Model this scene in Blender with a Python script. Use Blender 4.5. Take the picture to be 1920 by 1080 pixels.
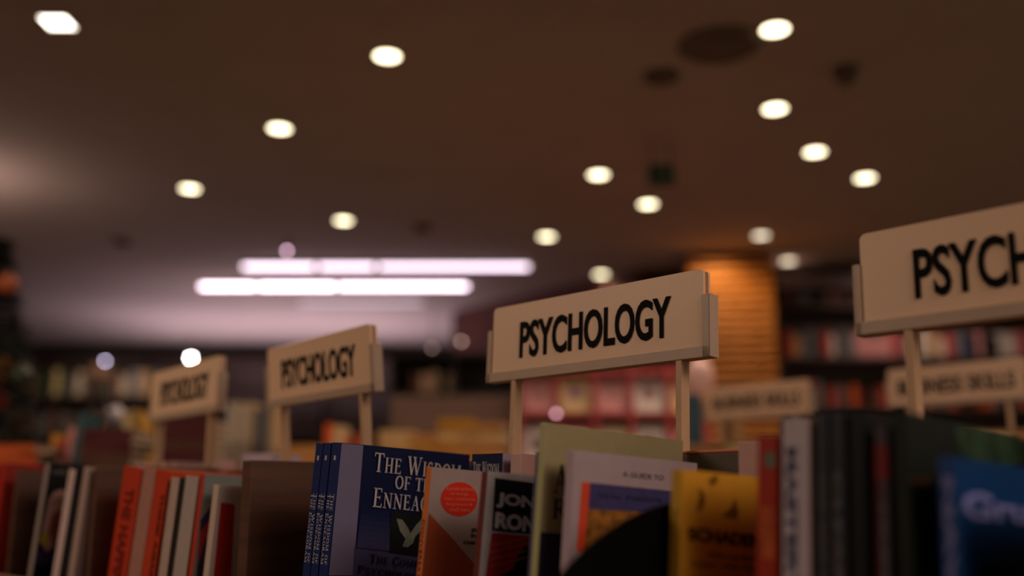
import bpy, bmesh, math, random
from mathutils import Vector, Matrix

random.seed(7)
S = bpy.context.scene
for o in list(bpy.data.objects):
    bpy.data.objects.remove(o)
COL = S.collection

# ------------------------------------------------------------------ camera
F = 1867.0                       # focal length in pixels of the 1920 px frame (35 mm lens)
EYE = 1.35
PITCH = math.atan(395.0 / F)
camd = bpy.data.cameras.new('camera')
camd.lens = 35.0
camd.sensor_width = 36.0
camd.clip_start = 0.02
camd.clip_end = 100
camd.dof.use_dof = True
camd.dof.focus_distance = 1.06
camd.dof.aperture_fstop = 1.62
cam = bpy.data.objects.new('camera', camd)
cam.location = (0, 0, EYE)
cam.rotation_euler = (math.pi / 2 + PITCH, 0, 0)
COL.objects.link(cam)
S.camera = cam

# ------------------------------------------------------------------ world, exposure, large lights
S.view_settings.view_transform = 'Standard'
S.view_settings.look = 'None'
S.view_settings.gamma = 1
S.view_settings.use_curve_mapping = False
S.view_settings.exposure = 0.0
w = bpy.data.worlds.new('world')
S.world = w
w.use_nodes = True
w.node_tree.nodes['Background'].inputs[0].default_value = (1.0, 0.82, 0.66, 1)
w.node_tree.nodes['Background'].inputs[1].default_value = 0.12
CEIL = EYE + 1.6

def area(name, loc, rot, sx, sy, power, color):
    l = bpy.data.lights.new(name, 'AREA')
    l.shape = 'RECTANGLE'; l.size = sx; l.size_y = sy
    l.energy = power; l.color = color
    o = bpy.data.objects.new(name, l)
    o.location = loc; o.rotation_euler = rot
    COL.objects.link(o)
    return o

# the cove lights of the shop: they shine up at the ceiling from the tops of the far cases
area('cove_light_far', (-2.1, 9.2, CEIL - 0.8), (math.pi, 0, 0), 2.8, 1.5, 30, (1.0, 0.74, 0.93))
area('cove_light_tubes', (-1.7, 7.6, CEIL - 0.7), (math.pi, 0, 0), 2.0, 0.8, 4, (1.0, 0.66, 0.76))
area('cove_light_left', (-3.4, 4.7, CEIL - 0.45), (math.pi, 0, 0), 1.6, 0.35, 7.5, (1.0, 0.68, 0.62))
# unseen fill lights, added overhead to brighten the signs and book covers
area('fill_light_left', (-2.8, 0.9, CEIL - 0.03), (0, 0, 0), 1.6, 1.2, 46, (1.0, 0.74, 0.56))
area('fill_light_right', (2.4, -1.2, CEIL - 0.03), (0, 0, 0), 2.4, 2.0, 100, (1.0, 0.78, 0.64))

def fill_spot(name, loc, tilt, power, color, size=120):
    l = bpy.data.lights.new(name, 'SPOT'); l.energy = power; l.color = color
    l.spot_size = math.radians(size); l.spot_blend = .8; l.shadow_soft_size = .05
    o = bpy.data.objects.new(name, l); o.location = loc; o.rotation_euler = tilt
    COL.objects.link(o)
# added spots without fixtures, brightening the wall bookcase, far bookcase and red rack
fill_spot('bookcase_fill_spot', (2.75, 5.9, CEIL - .03), (math.radians(35), 0, 0), 20, (1.0, .74, .62))
fill_spot('far_fill_spot', (-4.3, 9.2, CEIL - .03), (math.radians(35), 0, 0), 22, (1.0, .8, .6))
fill_spot('rack_fill_spot', (.55, 3.35, CEIL + .0 - .02), (math.radians(40), 0, 0), 27, (1.0, .78, .68), 70)

# ------------------------------------------------------------------ frame of the shelf run
ALPHA = math.radians(44.3)
U = Vector((math.sin(ALPHA), -math.cos(ALPHA), 0))      # along the run, towards the near right
V = Vector((math.cos(ALPHA), math.sin(ALPHA), 0))       # into the case
ROTZ = math.atan2(U.y, U.x)
C0 = Vector((0, 0, EYE))
FW = Vector((0, math.cos(PITCH), math.sin(PITCH)))
UP = Vector((0, -math.sin(PITCH), math.cos(PITCH)))
RT = Vector((1, 0, 0))

def ray(px, py):
    return FW + RT * ((px - 960) / F) + UP * ((540 - py) / F)
def at_v(px, py, v):
    r = ray(px, py); return C0 + r * (v / r.dot(V))
def at_z(px, py, z):
    r = ray(px, py); return C0 + r * ((z - EYE) / r.z)
def at_y(px, py, y):
    r = ray(px, py); return C0 + r * (y / r.y)
def u_of(px, v, py=850):
    return at_v(px, py, v).dot(U)
def uvz(u, v, z):
    p = U * u + V * v; return Vector((p.x, p.y, z))
def hit(M, px, py, axis, val=0.0):
    Mi = M.inverted()
    o = Mi @ C0; d = Mi.to_3x3() @ ray(px, py)
    return o + d * ((val - o[axis]) / d[axis])

# ------------------------------------------------------------------ materials
def lin(c):
    c = c / 255.0
    return c / 12.92 if c <= 0.04045 else ((c + 0.055) / 1.055) ** 2.4
_m = {}
def mat(rgb, rough=0.6, metal=0.0, grain=0.06, scale=60, kind='paper', name=None):
    key = (tuple(rgb), rough, metal, kind, grain)
    if key in _m: return _m[key]
    m = bpy.data.materials.new(name or kind)
    m.use_nodes = True
    nt = m.node_tree; b = nt.nodes['Principled BSDF']
    c = [lin(x) for x in rgb]
    tc = nt.nodes.new('ShaderNodeTexCoord')
    mp = nt.nodes.new('ShaderNodeMapping')
    nt.links.new(tc.outputs['Object'], mp.inputs[0])
    n = nt.nodes.new('ShaderNodeTexNoise'); n.inputs['Scale'].default_value = scale
    n.inputs['Detail'].default_value = 4
    if kind == 'wood': mp.inputs['Scale'].default_value = (0.25, 0.25, 3.0)
    nt.links.new(mp.outputs[0], n.inputs['Vector'])
    cr = nt.nodes.new('ShaderNodeValToRGB')
    cr.color_ramp.elements[0].position = 0.3; cr.color_ramp.elements[1].position = 0.7
    cr.color_ramp.elements[0].color = [max(0, x * (1 - grain * 2)) for x in c] + [1]
    cr.color_ramp.elements[1].color = [min(1, x * (1 + grain)) for x in c] + [1]
    nt.links.new(n.outputs[0], cr.inputs[0])
    nt.links.new(cr.outputs[0], b.inputs['Base Color'])
    b.inputs['Roughness'].default_value = rough
    b.inputs['Metallic'].default_value = metal
    if kind in ('cover_card', 'print'): b.inputs['Specular IOR Level'].default_value = .25
    bp = nt.nodes.new('ShaderNodeBump'); bp.inputs['Strength'].default_value = 0.05
    bp.inputs['Distance'].default_value = 0.002
    nt.links.new(n.outputs[0], bp.inputs['Height']); nt.links.new(bp.outputs[0], b.inputs['Normal'])
    _m[key] = m
    return m
def glow(rgb, strength, name='lamp_glow'):
    key = (tuple(rgb), strength, 'glow')
    if key in _m: return _m[key]
    m = bpy.data.materials.new(name); m.use_nodes = True
    nt = m.node_tree; nt.nodes.clear()
    e = nt.nodes.new('ShaderNodeEmission'); o = nt.nodes.new('ShaderNodeOutputMaterial')
    e.inputs[0].default_value = (*rgb, 1); e.inputs[1].default_value = strength
    nt.links.new(e.outputs[0], o.inputs[0])
    _m[key] = m
    return m

# ------------------------------------------------------------------ mesh helpers
def add_box(bm, x0, x1, y0, y1, z0, z1, M=None):
    vs = [bm.verts.new((x, y, z)) for x in (x0, x1) for y in (y0, y1) for z in (z0, z1)]
    if M is not None:
        for v in vs: v.co = M @ v.co
    for f in ((0, 1, 3, 2), (4, 6, 7, 5), (0, 4, 5, 1), (2, 3, 7, 6), (0, 2, 6, 4), (1, 5, 7, 3)):
        bm.faces.new([vs[i] for i in f])
    return vs
def add_prism(bm, pts, h, place):
    """pts 2-D outline, place(a, b, c) -> Vector, c from 0 to h"""
    n = len(pts)
    a = [bm.verts.new(place(p[0], p[1], 0)) for p in pts]
    b = [bm.verts.new(place(p[0], p[1], h)) for p in pts]
    bm.faces.new(a); bm.faces.new(b[::-1])
    for i in range(n):
        bm.faces.new([a[i], a[(i + 1) % n], b[(i + 1) % n], b[i]])
def add_lathe(bm, prof, n=32, c=(0, 0, 0), cap=True):
    rings = []
    for r, z in prof:
        rings.append([bm.verts.new((c[0] + r * math.cos(2 * math.pi * i / n), c[1] + r * math.sin(2 * math.pi * i / n), c[2] + z)) for i in range(n)])
    for a, b in zip(rings, rings[1:]):
        for i in range(n):
            bm.faces.new([a[i], a[(i + 1) % n], b[(i + 1) % n], b[i]])
    if cap:
        bm.faces.new(rings[0][::-1]); bm.faces.new(rings[-1])
def obj(name, bm, m, parent=None, bevel=0.0, smooth=False, label=None):
    me = bpy.data.meshes.new(name)
    bmesh.ops.recalc_face_normals(bm, faces=bm.faces)
    if smooth:
        for f in bm.faces: f.smooth = True
    bm.to_mesh(me); bm.free()
    me.materials.append(m)
    o = bpy.data.objects.new(name, me); COL.objects.link(o)
    if parent: o.parent = parent
    if bevel:
        md = o.modifiers.new('bevel', 'BEVEL'); md.width = bevel; md.segments = 2; md.limit_method = 'ANGLE'
    if label: o['label'] = label
    return o
def tag(o, label, cat, group=None, kind=None):
    o['label'] = label; o['category'] = cat
    if group: o['group'] = group
    if kind: o['kind'] = kind
    return o
def empty(name, label, cat, M, group=None):
    o = bpy.data.objects.new(name, None); COL.objects.link(o)
    o.empty_display_size = 0.05
    o.matrix_world = M
    return tag(o, label, cat, group)
def frame(p, lean=0, back=0, yaw=0):
    return (Matrix.Translation(p) @ Matrix.Rotation(ROTZ + math.radians(yaw), 4, 'Z') @
            Matrix.Rotation(math.radians(lean), 4, 'Y') @ Matrix.Rotation(math.radians(back), 4, 'X'))

_dg = None
def text_bm(body, wd, ht, extrude=0.0, bold=0.0, place=None):
    """default face lettering scaled into wd x ht"""
    c = bpy.data.curves.new('t', 'FONT'); c.body = body; c.size = 1; c.resolution_u = 4
    c.offset = bold; c.extrude = 0.02
    c.align_x = 'CENTER' if '\n' in body else 'LEFT'
    o = bpy.data.objects.new('t', c); COL.objects.link(o)
    dg = bpy.context.evaluated_depsgraph_get()
    me = bpy.data.meshes.new_from_object(o.evaluated_get(dg))
    bpy.data.objects.remove(o); bpy.data.curves.remove(c)
    bm = bmesh.new(); bm.from_mesh(me); bpy.data.meshes.remove(me)
    x0 = min(v.co.x for v in bm.verts); x1 = max(v.co.x for v in bm.verts)
    y0 = min(v.co.y for v in bm.verts); y1 = max(v.co.y for v in bm.verts)
    for v in bm.verts:
        a = (v.co.x - x0) / (x1 - x0) * wd; b = (v.co.y - y0) / (y1 - y0) * ht
        v.co = place(a, b, extrude if v.co.z > 0 else 0)
    return bm

# serif capitals drawn as strokes: list of (points, thickness) in a box of cap height 1
def _arc(cx, cy, rx, ry, a0, a1, n=16):
    return [(cx + rx * math.cos(math.radians(a0 + (a1 - a0) * i / n)), cy + ry * math.sin(math.radians(a0 + (a1 - a0) * i / n))) for i in range(n + 1)]
TK, TN = 0.15, 0.05
def _st(x, a=0, b=1, t=TK, lo=True, hi=True):
    r = [([(x, a), (x, b)], t)]
    if lo: r.append(([(x - .16, a + .02), (x + .16, a + .02)], .045))
    if hi: r.append(([(x - .16, b - .02), (x + .16, b - .02)], .045))
    return r
SER = {
 'I': (.36, _st(.18)),
 'T': (.76, _st(.38, hi=False) + [([(.02, .97), (.74, .97)], .06), ([(.03, .8), (.03, 1)], .05), ([(.73, .8), (.73, 1)], .05)]),
 'H': (.84, _st(.17) + _st(.67) + [([(.17, .5), (.67, .5)], TN)]),
 'E': (.68, _st(.17) + [([(.17, .97), (.6, .97)], .06), ([(.17, .52), (.5, .52)], TN), ([(.17, .03), (.64, .03)], .06), ([(.6, .8), (.6, 1)], .05), ([(.64, 0), (.64, .2)], .05), ([(.5, .42), (.5, .62)], .04)]),
 'F': (.64, _st(.17) + [([(.17, .97), (.6, .97)], .06), ([(.17, .52), (.5, .52)], TN), ([(.6, .8), (.6, 1)], .05), ([(.5, .42), (.5, .62)], .04)]),
 'L': (.64, _st(.17) + [([(.17, .03), (.6, .03)], .06), ([(.6, 0), (.6, .22)], .05)]),
 'D': (.82, _st(.17) + [(_arc(.3, .5, .42, .46, 90, -90), None), ([(.17, .97), (.3, .97)], .05), ([(.17, .03), (.3, .03)], .05)]),
 'O': (.82, [(_arc(.41, .5, .34, .47, 0, 360, 28), None)]),
 'C': (.76, [(_arc(.42, .5, .34, .47, 40, 320, 24), None), ([(.7, .72), (.7, .95)], .05)]),
 'G': (.84, [(_arc(.42, .5, .34, .47, 45, 320, 24), None), ([(.7, .75), (.7, .95)], .05), ([(.7, .08), (.7, .45)], .13), ([(.55, .45), (.84, .45)], .045)]),
 'S': (.6, [(_arc(.3, .74, .2, .23, 30, 250, 14) + _arc(.3, .26, .22, .23, 80, -150, 14), .11), ([(.48, .78), (.48, .98)], .05), ([(.08, .02), (.08, .25)], .05)]),
 'W': (1.2, [([(.12, .98), (.38, .02)], .14), ([(.38, .02), (.6, .9)], .05), ([(.55, .98), (.82, .02)], .14), ([(.82, .02), (1.08, .98)], .05), ([(0, .98), (.26, .98)], .045), ([(.44, .98), (.7, .98)], .045), ([(.96, .98), (1.2, .98)], .045)]),
 'M': (1.06, _st(.16, t=.06) + _st(.9) + [([(.16, .98), (.5, .05)], .13), ([(.5, .05), (.88, .98)], .05)]),
 'N': (.88, _st(.16, t=.06, hi=False) + _st(.74, t=.06, lo=False) + [([(.14, .98), (.74, .02)], .14), ([(.02, .98), (.2, .98)], .045)]),
 'A': (.84, [([(.14, .02), (.42, .98)], .05), ([(.4, .98), (.7, .02)], .14), ([(.24, .35), (.58, .35)], .045), ([(0, .02), (.28, .02)], .045), ([(.54, .02), (.84, .02)], .045)]),
 'P': (.68, _st(.17) + [(_arc(.3, .74, .28, .23, 90, -90, 12), None), ([(.17, .97), (.3, .97)], .045), ([(.17, .5), (.3, .5)], .045)]),
 'R': (.82, _st(.17) + [(_arc(.3, .74, .28, .23, 90, -90, 12), None), ([(.17, .97), (.3, .97)], .045), ([(.17, .5), (.34, .5)], .045), ([(.38, .5), (.72, .02)], .13), ([(.62, .02), (.84, .02)], .045)]),
 'Y': (.82, _st(.41, 0, .5, hi=False) + [([(.12, .98), (.41, .48)], .13), ([(.41, .48), (.7, .98)], .05), ([(0, .98), (.26, .98)], .045), ([(.58, .98), (.82, .98)], .045)]),
 'U': (.84, [([(.16, .98), (.16, .3)], TK), ([(.7, .98), (.7, .3)], .05), (_arc(.43, .3, .27, .27, 180, 360, 12), .08), ([(.02, .98), (.32, .98)], .045), ([(.58, .98), (.84, .98)], .045)]),
 '&': (.7, [(_arc(.32, .76, .16, .21, 0, 360, 14), .07), (_arc(.3, .27, .24, .24, 60, 300, 12), .09), ([(.2, .62), (.64, .02)], .12)]),
}
def serif_bm(body, wd, ht, place, eps=0.0004, small=0.8):
    """words in capitals and small capitals: upper case letters are tall, lower case ones small"""
    quads = []; x = 0
    for ch in body:
        if ch == ' ': x += .42; continue
        s = 1.0 if ch.isupper() or not ch.isalpha() else small
        gw, strokes = SER[ch.upper()]
        for pts, t in strokes:
            for (xa, ya), (xb, yb) in zip(pts, pts[1:]):
                dx, dy = xb - xa, yb - ya; L = math.hypot(dx, dy) or 1e-6
                tt = t if t is not None else 0.05 + 0.10 * abs(dy) / L
                nx, ny = -dy / L * tt / 2, dx / L * tt / 2
                ex, ey = (dx / L * .01, dy / L * .01) if len(pts) > 2 else (0, 0)
                quads.append([((q[0]) * s + x, q[1] * s) for q in ((xa + nx - ex, ya + ny - ey), (xa - nx - ex, ya - ny - ey), (xb - nx + ex, yb - ny + ey), (xb + nx + ex, yb + ny + ey))])
        x += gw * s + .1
    bm = bmesh.new()
    for q in quads:
        add_prism(bm, [(a / x * wd, b * ht) for a, b in q], eps, place)
    return bm

# ------------------------------------------------------------------ setting
def wall(name, p0, p1, z0, z1, m, th=0.1):
    bm = bmesh.new()
    d = Vector((p1[0] - p0[0], p1[1] - p0[1], 0)); n = Vector((-d.y, d.x, 0)).normalized() * th
    base = [Vector((p0[0], p0[1], z0)), Vector((p1[0], p1[1], z0))]
    pts = [base[0], base[1], base[1] + n, base[0] + n]
    lo = [bm.verts.new(p) for p in pts]; hi = [bm.verts.new(p + Vector((0, 0, z1 - z0))) for p in pts]
    bm.faces.new(lo); bm.faces.new(hi)
    for i in range(4): bm.faces.new([lo[i], lo[(i + 1) % 4], hi[(i + 1) % 4], hi[i]])
    o = obj(name, bm, m); o['kind'] = 'structure'; return o
ceil_m = mat((172, 160, 148), .9, kind='ceiling_plaster', grain=.03, scale=3)
dark_wall = mat((62, 44, 38), .8, kind='dark_panelling', grain=.1, scale=6)
red_wall = mat((96, 52, 40), .8, kind='brown_panelling', grain=.1, scale=4)
bm = bmesh.new(); add_box(bm, -9, 7, -4, 12, -0.1, 0); o = obj('floor', bm, mat((122, 104, 90), .5, kind='wood', grain=.15, scale=5)); o['kind'] = 'structure'
bm = bmesh.new(); add_box(bm, -9, 7, -4, 12, CEIL, CEIL + .1); o = obj('ceiling', bm, ceil_m); o['kind'] = 'structure'
wall('wall_far', (-9, 10.6), (-0.3, 10.6), 0, CEIL, dark_wall)
wall('wall_corner', (-0.42, 8.6), (-0.42, 10.6), 0, CEIL, dark_wall)
wall('wall_side', (0.98, 6.95), (-0.42, 8.6), 0, CEIL, red_wall)
wall('wall_right', (0.98, 6.95), (7, 6.95), 0, CEIL, dark_wall)
wall('wall_left', (-9, -4), (-9, 10.6), 0, CEIL, dark_wall)

# ------------------------------------------------------------------ ceiling lights
lamp_glow = glow((1.0, 0.86, 0.55), 6.5, 'downlight_glow')
dim_glow = glow((1.0, 0.86, 0.62), 3.0, 'dim_downlight_glow')
white_ring = mat((200, 180, 150), .5, kind='painted_metal')
def downlight(px, py, label, r=0.045, power=36.0, dim=False, group='round downlights in the ceiling'):
    p = at_z(px, py, CEIL)
    t = empty('ceiling_downlight', label, 'ceiling light', Matrix.Translation(p), group)
    bm = bmesh.new(); add_lathe(bm, [(r * 1.0, 0), (r * 1.0, -.004), (r * 1.14, -.004), (r * 1.16, 0)], 32, cap=False)
    obj('trim_ring', bm, white_ring, t, smooth=True)
    bm = bmesh.new(); add_lathe(bm, [(r, 0.0), (r, -.003)], 32)
    obj('bulb_lens', bm, dim_glow if dim else lamp_glow, t)
    if power:
        l = bpy.data.lights.new('downlight', 'SPOT'); l.energy = power; l.spot_size = math.radians(130); l.spot_blend = .8
        l.shadow_soft_size = r; l.color = (1.0, .74, .54)
        o = bpy.data.objects.new('downlight_lamp', l); COL.objects.link(o); o.parent = t; o.location = (0, 0, -.012)
    return t
DL = [
 (726, 104, 'warm round downlight alone near the top, left of the picture centre'),
 (524, 240, 'warm round downlight below and left of the topmost central one, above the tube lights'),
 (356, 353, 'warm round downlight at the left, third down the slanting left row'),
 (644, 413, 'warm round downlight just above the left end of the upper tube light'),
 (1453, 54, 'warm round downlight nearest the top right, beside the dark round vent'),
 (1453, 203, 'warm round downlight directly below the topmost right one'),
 (1528, 284, 'warm round downlight second up and left from the rightmost one'),
 (1622, 333, 'rightmost warm round downlight, above the nearest sign'),
 (1122, 327, 'warm round downlight above the middle sign, left of the green hanging sign'),
 (1215, 382, 'warm round downlight directly under the green hanging sign'),
 (1025, 443, 'warm round downlight above the right end of the upper tube light'),
 (1427, 441, 'pale dimmer downlight just above the slatted pillar'),
 (1478, 489, 'pale dimmer downlight just right of the slatted pillar top'),
 (1127, 514, 'small warm downlight closest above the middle sign'),
]
for i, (x, y, lb) in enumerate(DL):
    downlight(x, y, lb, dim=(i in (11, 12)), power={11: 10, 12: 10, 13: 6, 1: 55, 2: 60, 5: 55, 6: 55}.get(i, 36))

# square downlight top left
p = at_z(108, 40, CEIL)
t = empty('ceiling_panel_light', 'square white ceiling light at the top left corner', 'ceiling light', Matrix.Translation(p))
bm = bmesh.new(); add_box(bm, -.045, .045, -.045, .045, -.004, 0); obj('light_panel', bm, glow((1, .93, .78), 7), t)
bm = bmesh.new()
for a in (((-.055, .055), (-.055, -.045)), ((-.055, .055), (.045, .055)), ((-.055, -.045), (-.045, .045)), ((.045, .055), (-.045, .045))):
    add_box(bm, a[0][0], a[0][1], a[1][0], a[1][1], -.006, 0)
obj('light_frame', bm, white_ring, t)

# tube lights
def tube(px0, px1, py, label, strength, segs):
    a = at_z(px0, py, CEIL - .03); b = at_z(px1, py, CEIL - .03)
    c = (a + b) / 2; c.z = CEIL
    t = empty('tube_light', label, 'ceiling light', Matrix.Translation(c))
    L = (b - a).length / 2
    bm = bmesh.new(); add_box(bm, -L - .02, L + .02, -.03, .03, -.02, 0); obj('light_housing', bm, white_ring, t)
    for s0, s1, k in segs:
        q0 = at_z(s0, py, CEIL - .03).x - c.x; q1 = at_z(s1, py, CEIL - .03).x - c.x
        bm = bmesh.new()
        n = 16
        ra = [bm.verts.new((q0 + .018, .016 * math.cos(i / n * 2 * math.pi), -.03 + .016 * math.sin(i / n * 2 * math.pi))) for i in range(n)]
        rb = [bm.verts.new((q1 - .018, .016 * math.cos(i / n * 2 * math.pi), -.03 + .016 * math.sin(i / n * 2 * math.pi))) for i in range(n)]
        bm.faces.new(ra); bm.faces.new(rb)
        for i in range(n): bm.faces.new([ra[i], ra[(i + 1) % n], rb[(i + 1) % n], rb[i]])
        obj('tube', bm, glow((1.0, .78, .93), strength * k, 'tube_glow'), t)
tube(452, 996, 500, 'upper and farther reaching pinkish tube light on the ceiling', 4.2, [(452, 594, .95), (594, 706, .9), (706, 996, .85)])
tube(373, 880, 537, 'lower brighter white tube light on the ceiling', 6.5, [(373, 482, 1.2), (482, 632, 1.2), (632, 880, 1)])
tube(560, 795, 568, 'faint glowing bar imitating the pink ceiling glow under the two tube lights', .8, [(560, 795, 1)])  # no lamp: emissive bar added to imitate reflected glow on the ceiling

# round vent, small vent, dome camera, detectors, hanging sign
dk = mat((52, 42, 36), .8, kind='vent_metal')
def ceiling_disc(px, py, r, name, label, cat, drop=.02, m=mat((104, 92, 80), .8, kind='vent_metal'), prof=None):
    p = at_z(px, py, CEIL)
    bm = bmesh.new()
    add_lathe(bm, prof or [(r, 0), (r, -drop * .4), (r * .86, -drop), (r * .7, -drop * .5), (r * .6, -drop), (r * .4, -drop * .5), (r * .3, -drop), (.004, -drop)], 36)
    o = obj(name, bm, m, smooth=False); o.location = p
    return tag(o, label, cat)
ceiling_disc(1350, 82, .15, 'ceiling_vent', 'dark round ceiling vent left of the topmost right downlight', 'vent')
ceiling_disc(1240, 141, .07, 'ceiling_speaker', 'small dark round ceiling speaker below and left of the round vent', 'speaker')
ceiling_disc(1585, 128, .045, 'dome_camera', 'small dark dome camera on the ceiling at the upper right', 'camera', prof=[(.045, 0), (.045, -.02), (.04, -.045), (.025, -.065), (.004, -.072)])
ceiling_disc(230, 452, .05, 'smoke_detector', 'faint dark smoke detector on the ceiling at the far left', 'smoke detector', m=mat((92, 72, 60), .7, kind='detector_plastic'), prof=[(.05, 0), (.05, -.02), (.03, -.035), (.004, -.036)])
ceiling_disc(790, 426, .05, 'smoke_detector', 'faint smoke detector on the ceiling above the tube lights', 'smoke detector', m=mat((110, 84, 66), .7, kind='detector_plastic'), prof=[(.05, 0), (.05, -.02), (.03, -.035), (.004, -.036)])
p = at_y(1240, 328, 4.35)
t = empty('hanging_sign', 'dark green sign hanging from the ceiling above a downlight', 'sign', Matrix.Translation((p.x, p.y, CEIL)))
z0 = p.z - CEIL
bm = bmesh.new(); add_box(bm, -.06, .06, -.008, .008, z0 - .05, z0 + .05); obj('sign_panel', bm, mat((36, 70, 48), .5, kind='green_plastic'), t, bevel=.003)
bm = bmesh.new(); add_box(bm, -.045, -.04, -.002, .002, z0 + .05, 0); add_box(bm, .04, .045, -.002, .002, z0 + .05, 0); obj('hanger', bm, dk, t)
bm = bmesh.new(); add_box(bm, -.03, .035, -.0095, -.008, z0 - .006, z0 + .006); add_box(bm, .012, .03, -.0095, -.008, z0 - .025, z0 + .025); obj('arrow_mark', bm, mat((96, 128, 100), .5, kind='sign_print'), t)

# small bright lamps far away
def small_lamp(px, py, y, r, rgb, s, label, name='spot_lamp', down=False):
    p = at_y(px, py, y)
    t = empty(name, label, 'lamp', Matrix.Translation(p))
    bm = bmesh.new(); bmesh.ops.create_icosphere(bm, subdivisions=2, radius=r); obj('bulb', bm, glow(rgb, s), t, smooth=True)
    bm = bmesh.new(); add_lathe(bm, [(r * 1.3, 0), (r * 1.3, r * 2.4), (r * .5, r * 3.2)], 16, cap=True)
    o = obj('lamp_body', bm, dk, t, smooth=False); o.location = (0, r * .3, r * .6)
    bm = bmesh.new(); add_lathe(bm, [(.003, r * 3), (.003, CEIL - p.z)] if not down else [(.05, -p.z), (.05, .015 - p.z), (.003, .02 - p.z), (.003, r * .7)], 8)
    rd = obj('rod', bm, dk, t); rd.location = (0, r * .3, 0)
    return t
small_lamp(358, 671, 10.0, .020, (1, .98, .93), 60, 'bright white spot lamp against the dark far wall at the left')
small_lamp(197, 677, 10.0, .013, (.85, .72, 1), 15, 'dim lilac spot lamp on the far wall left of the bright white one')
small_lamp(538, 470, 5.9, .012, (1, .6, .8), 7, 'dim pink lamp glint on the ceiling above the tube lights')
small_lamp(810, 652, 7.9, .012, (1, .66, .6), 2.2, 'faint brown lamp glint between two signs, the left one of a pair')
small_lamp(865, 640, 7.9, .012, (1, .62, .5), 4.5, 'faint brown lamp glint left of the middle sign, the brighter of a pair')
small_lamp(1043, 775, 4.4, .010, (1, .5, .6), 4, 'pink lamp glint under the middle sign beside the red display', down=True)
small_lamp(137, 809, 3.9, .008, (1, .85, .5), 1.5, 'faint yellowish glint low at the left in front of the book stacks', down=True)
small_lamp(18, 48, 3.6, .006, (1, .5, .4), 4, 'reddish glint of a track lamp in the top left corner')
small_lamp(30, 54, 3.62, .006, (1, .62, .55), 4, 'paler pink glint of a track lamp in the top left corner')

# ------------------------------------------------------------------ slatted pillar
P0 = at_z(1376, 470, CEIL)
t = empty('slatted_pillar', 'orange wooden pillar with horizontal slats behind the middle sign', 'pillar', Matrix.Translation((P0.x, P0.y + .27, 0)) @ Matrix.Rotation(math.radians(-6), 4, 'Z'))
wm = mat((224, 146, 62), .5, kind='wood', grain=.12, scale=14)
bm = bmesh.new(); add_box(bm, -.22, .22, -.22, .22, 0, CEIL - .002); obj('core', bm, mat((40, 20, 10), .6, kind='wood', grain=.2, scale=10), t)
bm = bmesh.new()
z = 0.02; k = 0
while z < CEIL - .06:
    add_box(bm, -.275, .275, -.275, .275, z, z + .028); z += .057
obj('slats', bm, wm, t, bevel=.008)
# the wall washer lamp over it
l = bpy.data.lights.new('pillar_downlight', 'SPOT'); l.energy = 15; l.spot_size = math.radians(150); l.spot_blend = .7; l.shadow_soft_size = .05; l.color = (1, .68, .36)
o = bpy.data.objects.new('pillar_lamp', l); COL.objects.link(o); o.location = (P0.x - .14, P0.y - .24, CEIL - .02); o.rotation_euler = (math.radians(14), 0, 0)

# ------------------------------------------------------------------ foreground bookcase
ZS = EYE - .175            # top of the shelf the books stand on
VB = .63                   # plane of the spines
VP = .835                  # back panel
wood = mat((120, 78, 48), .55, kind='wood', grain=.15, scale=25)
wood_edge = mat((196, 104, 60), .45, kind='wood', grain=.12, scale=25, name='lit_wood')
wood_dark = mat((92, 62, 42), .6, kind='wood', grain=.15, scale=25)
CASE = frame(Vector((0, 0, 0)))
case = empty('bookcase', 'long brown wooden double-sided bookcase carrying the psychology signs', 'bookcase', CASE)
def cbox(name, u0, u1, v0, v1, z0, z1, m, bevel=.001, label=None):
    bm = bmesh.new(); add_box(bm, u0, u1, v0, v1, z0, z1); return obj(name, bm, m, case, bevel=bevel, label=label)
BACK = math.radians(2.2)
bm = bmesh.new()
vs = add_box(bm, -2.35, .3, VB - .034, VP, ZS - .02, ZS)
for v_ in vs: v_.co.z -= (v_.co.y - VB) * math.tan(BACK)
obj('shelf', bm, wood, case, bevel=.001)
cbox('shelf', -2.35, .3, VP + .012, VP + .24, ZS - .02, ZS, wood)
cbox('front_lip', -2.35, .3, VB - .045, VB - .035, ZS - .03, ZS + .052, mat((150, 110, 96), .5, kind='wood', grain=.1, scale=20), label='pinkish brown front rail')
cbox('back_panel', -2.35, .3, VP, VP + .012, .08, EYE + .044, mat((84, 68, 50), .55, kind='wood', grain=.15, scale=25))
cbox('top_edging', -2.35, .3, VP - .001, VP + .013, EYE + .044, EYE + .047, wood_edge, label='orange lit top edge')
cbox('plinth', -2.35, .3, VB, VP + .22, 0, .08, wood_dark)
for zz in (.1, .45, .8):
    cbox('shelf', -2.35, .3, VB - .02, VP, zz, zz + .02, wood)
for px, w0 in ((470, .022), (182, .012), (32, .012)):
    u = u_of(px, VB, 900)
    cbox('divider', u - w0, u, VB - .0, VP, .08, EYE + (.046 if px == 470 else .05), mat((96, 60, 42), .5, kind='wood', grain=.15, scale=25), bevel=.0015, label='upright brown divider board')
for uu in (-2.338, -.02, .28):
    cbox('divider', uu - .012, uu, VB, VP, .08, EYE + .05, mat((96, 60, 42), .5, kind='wood', grain=.15, scale=25), bevel=.0015, label='upright brown divider board')

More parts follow.
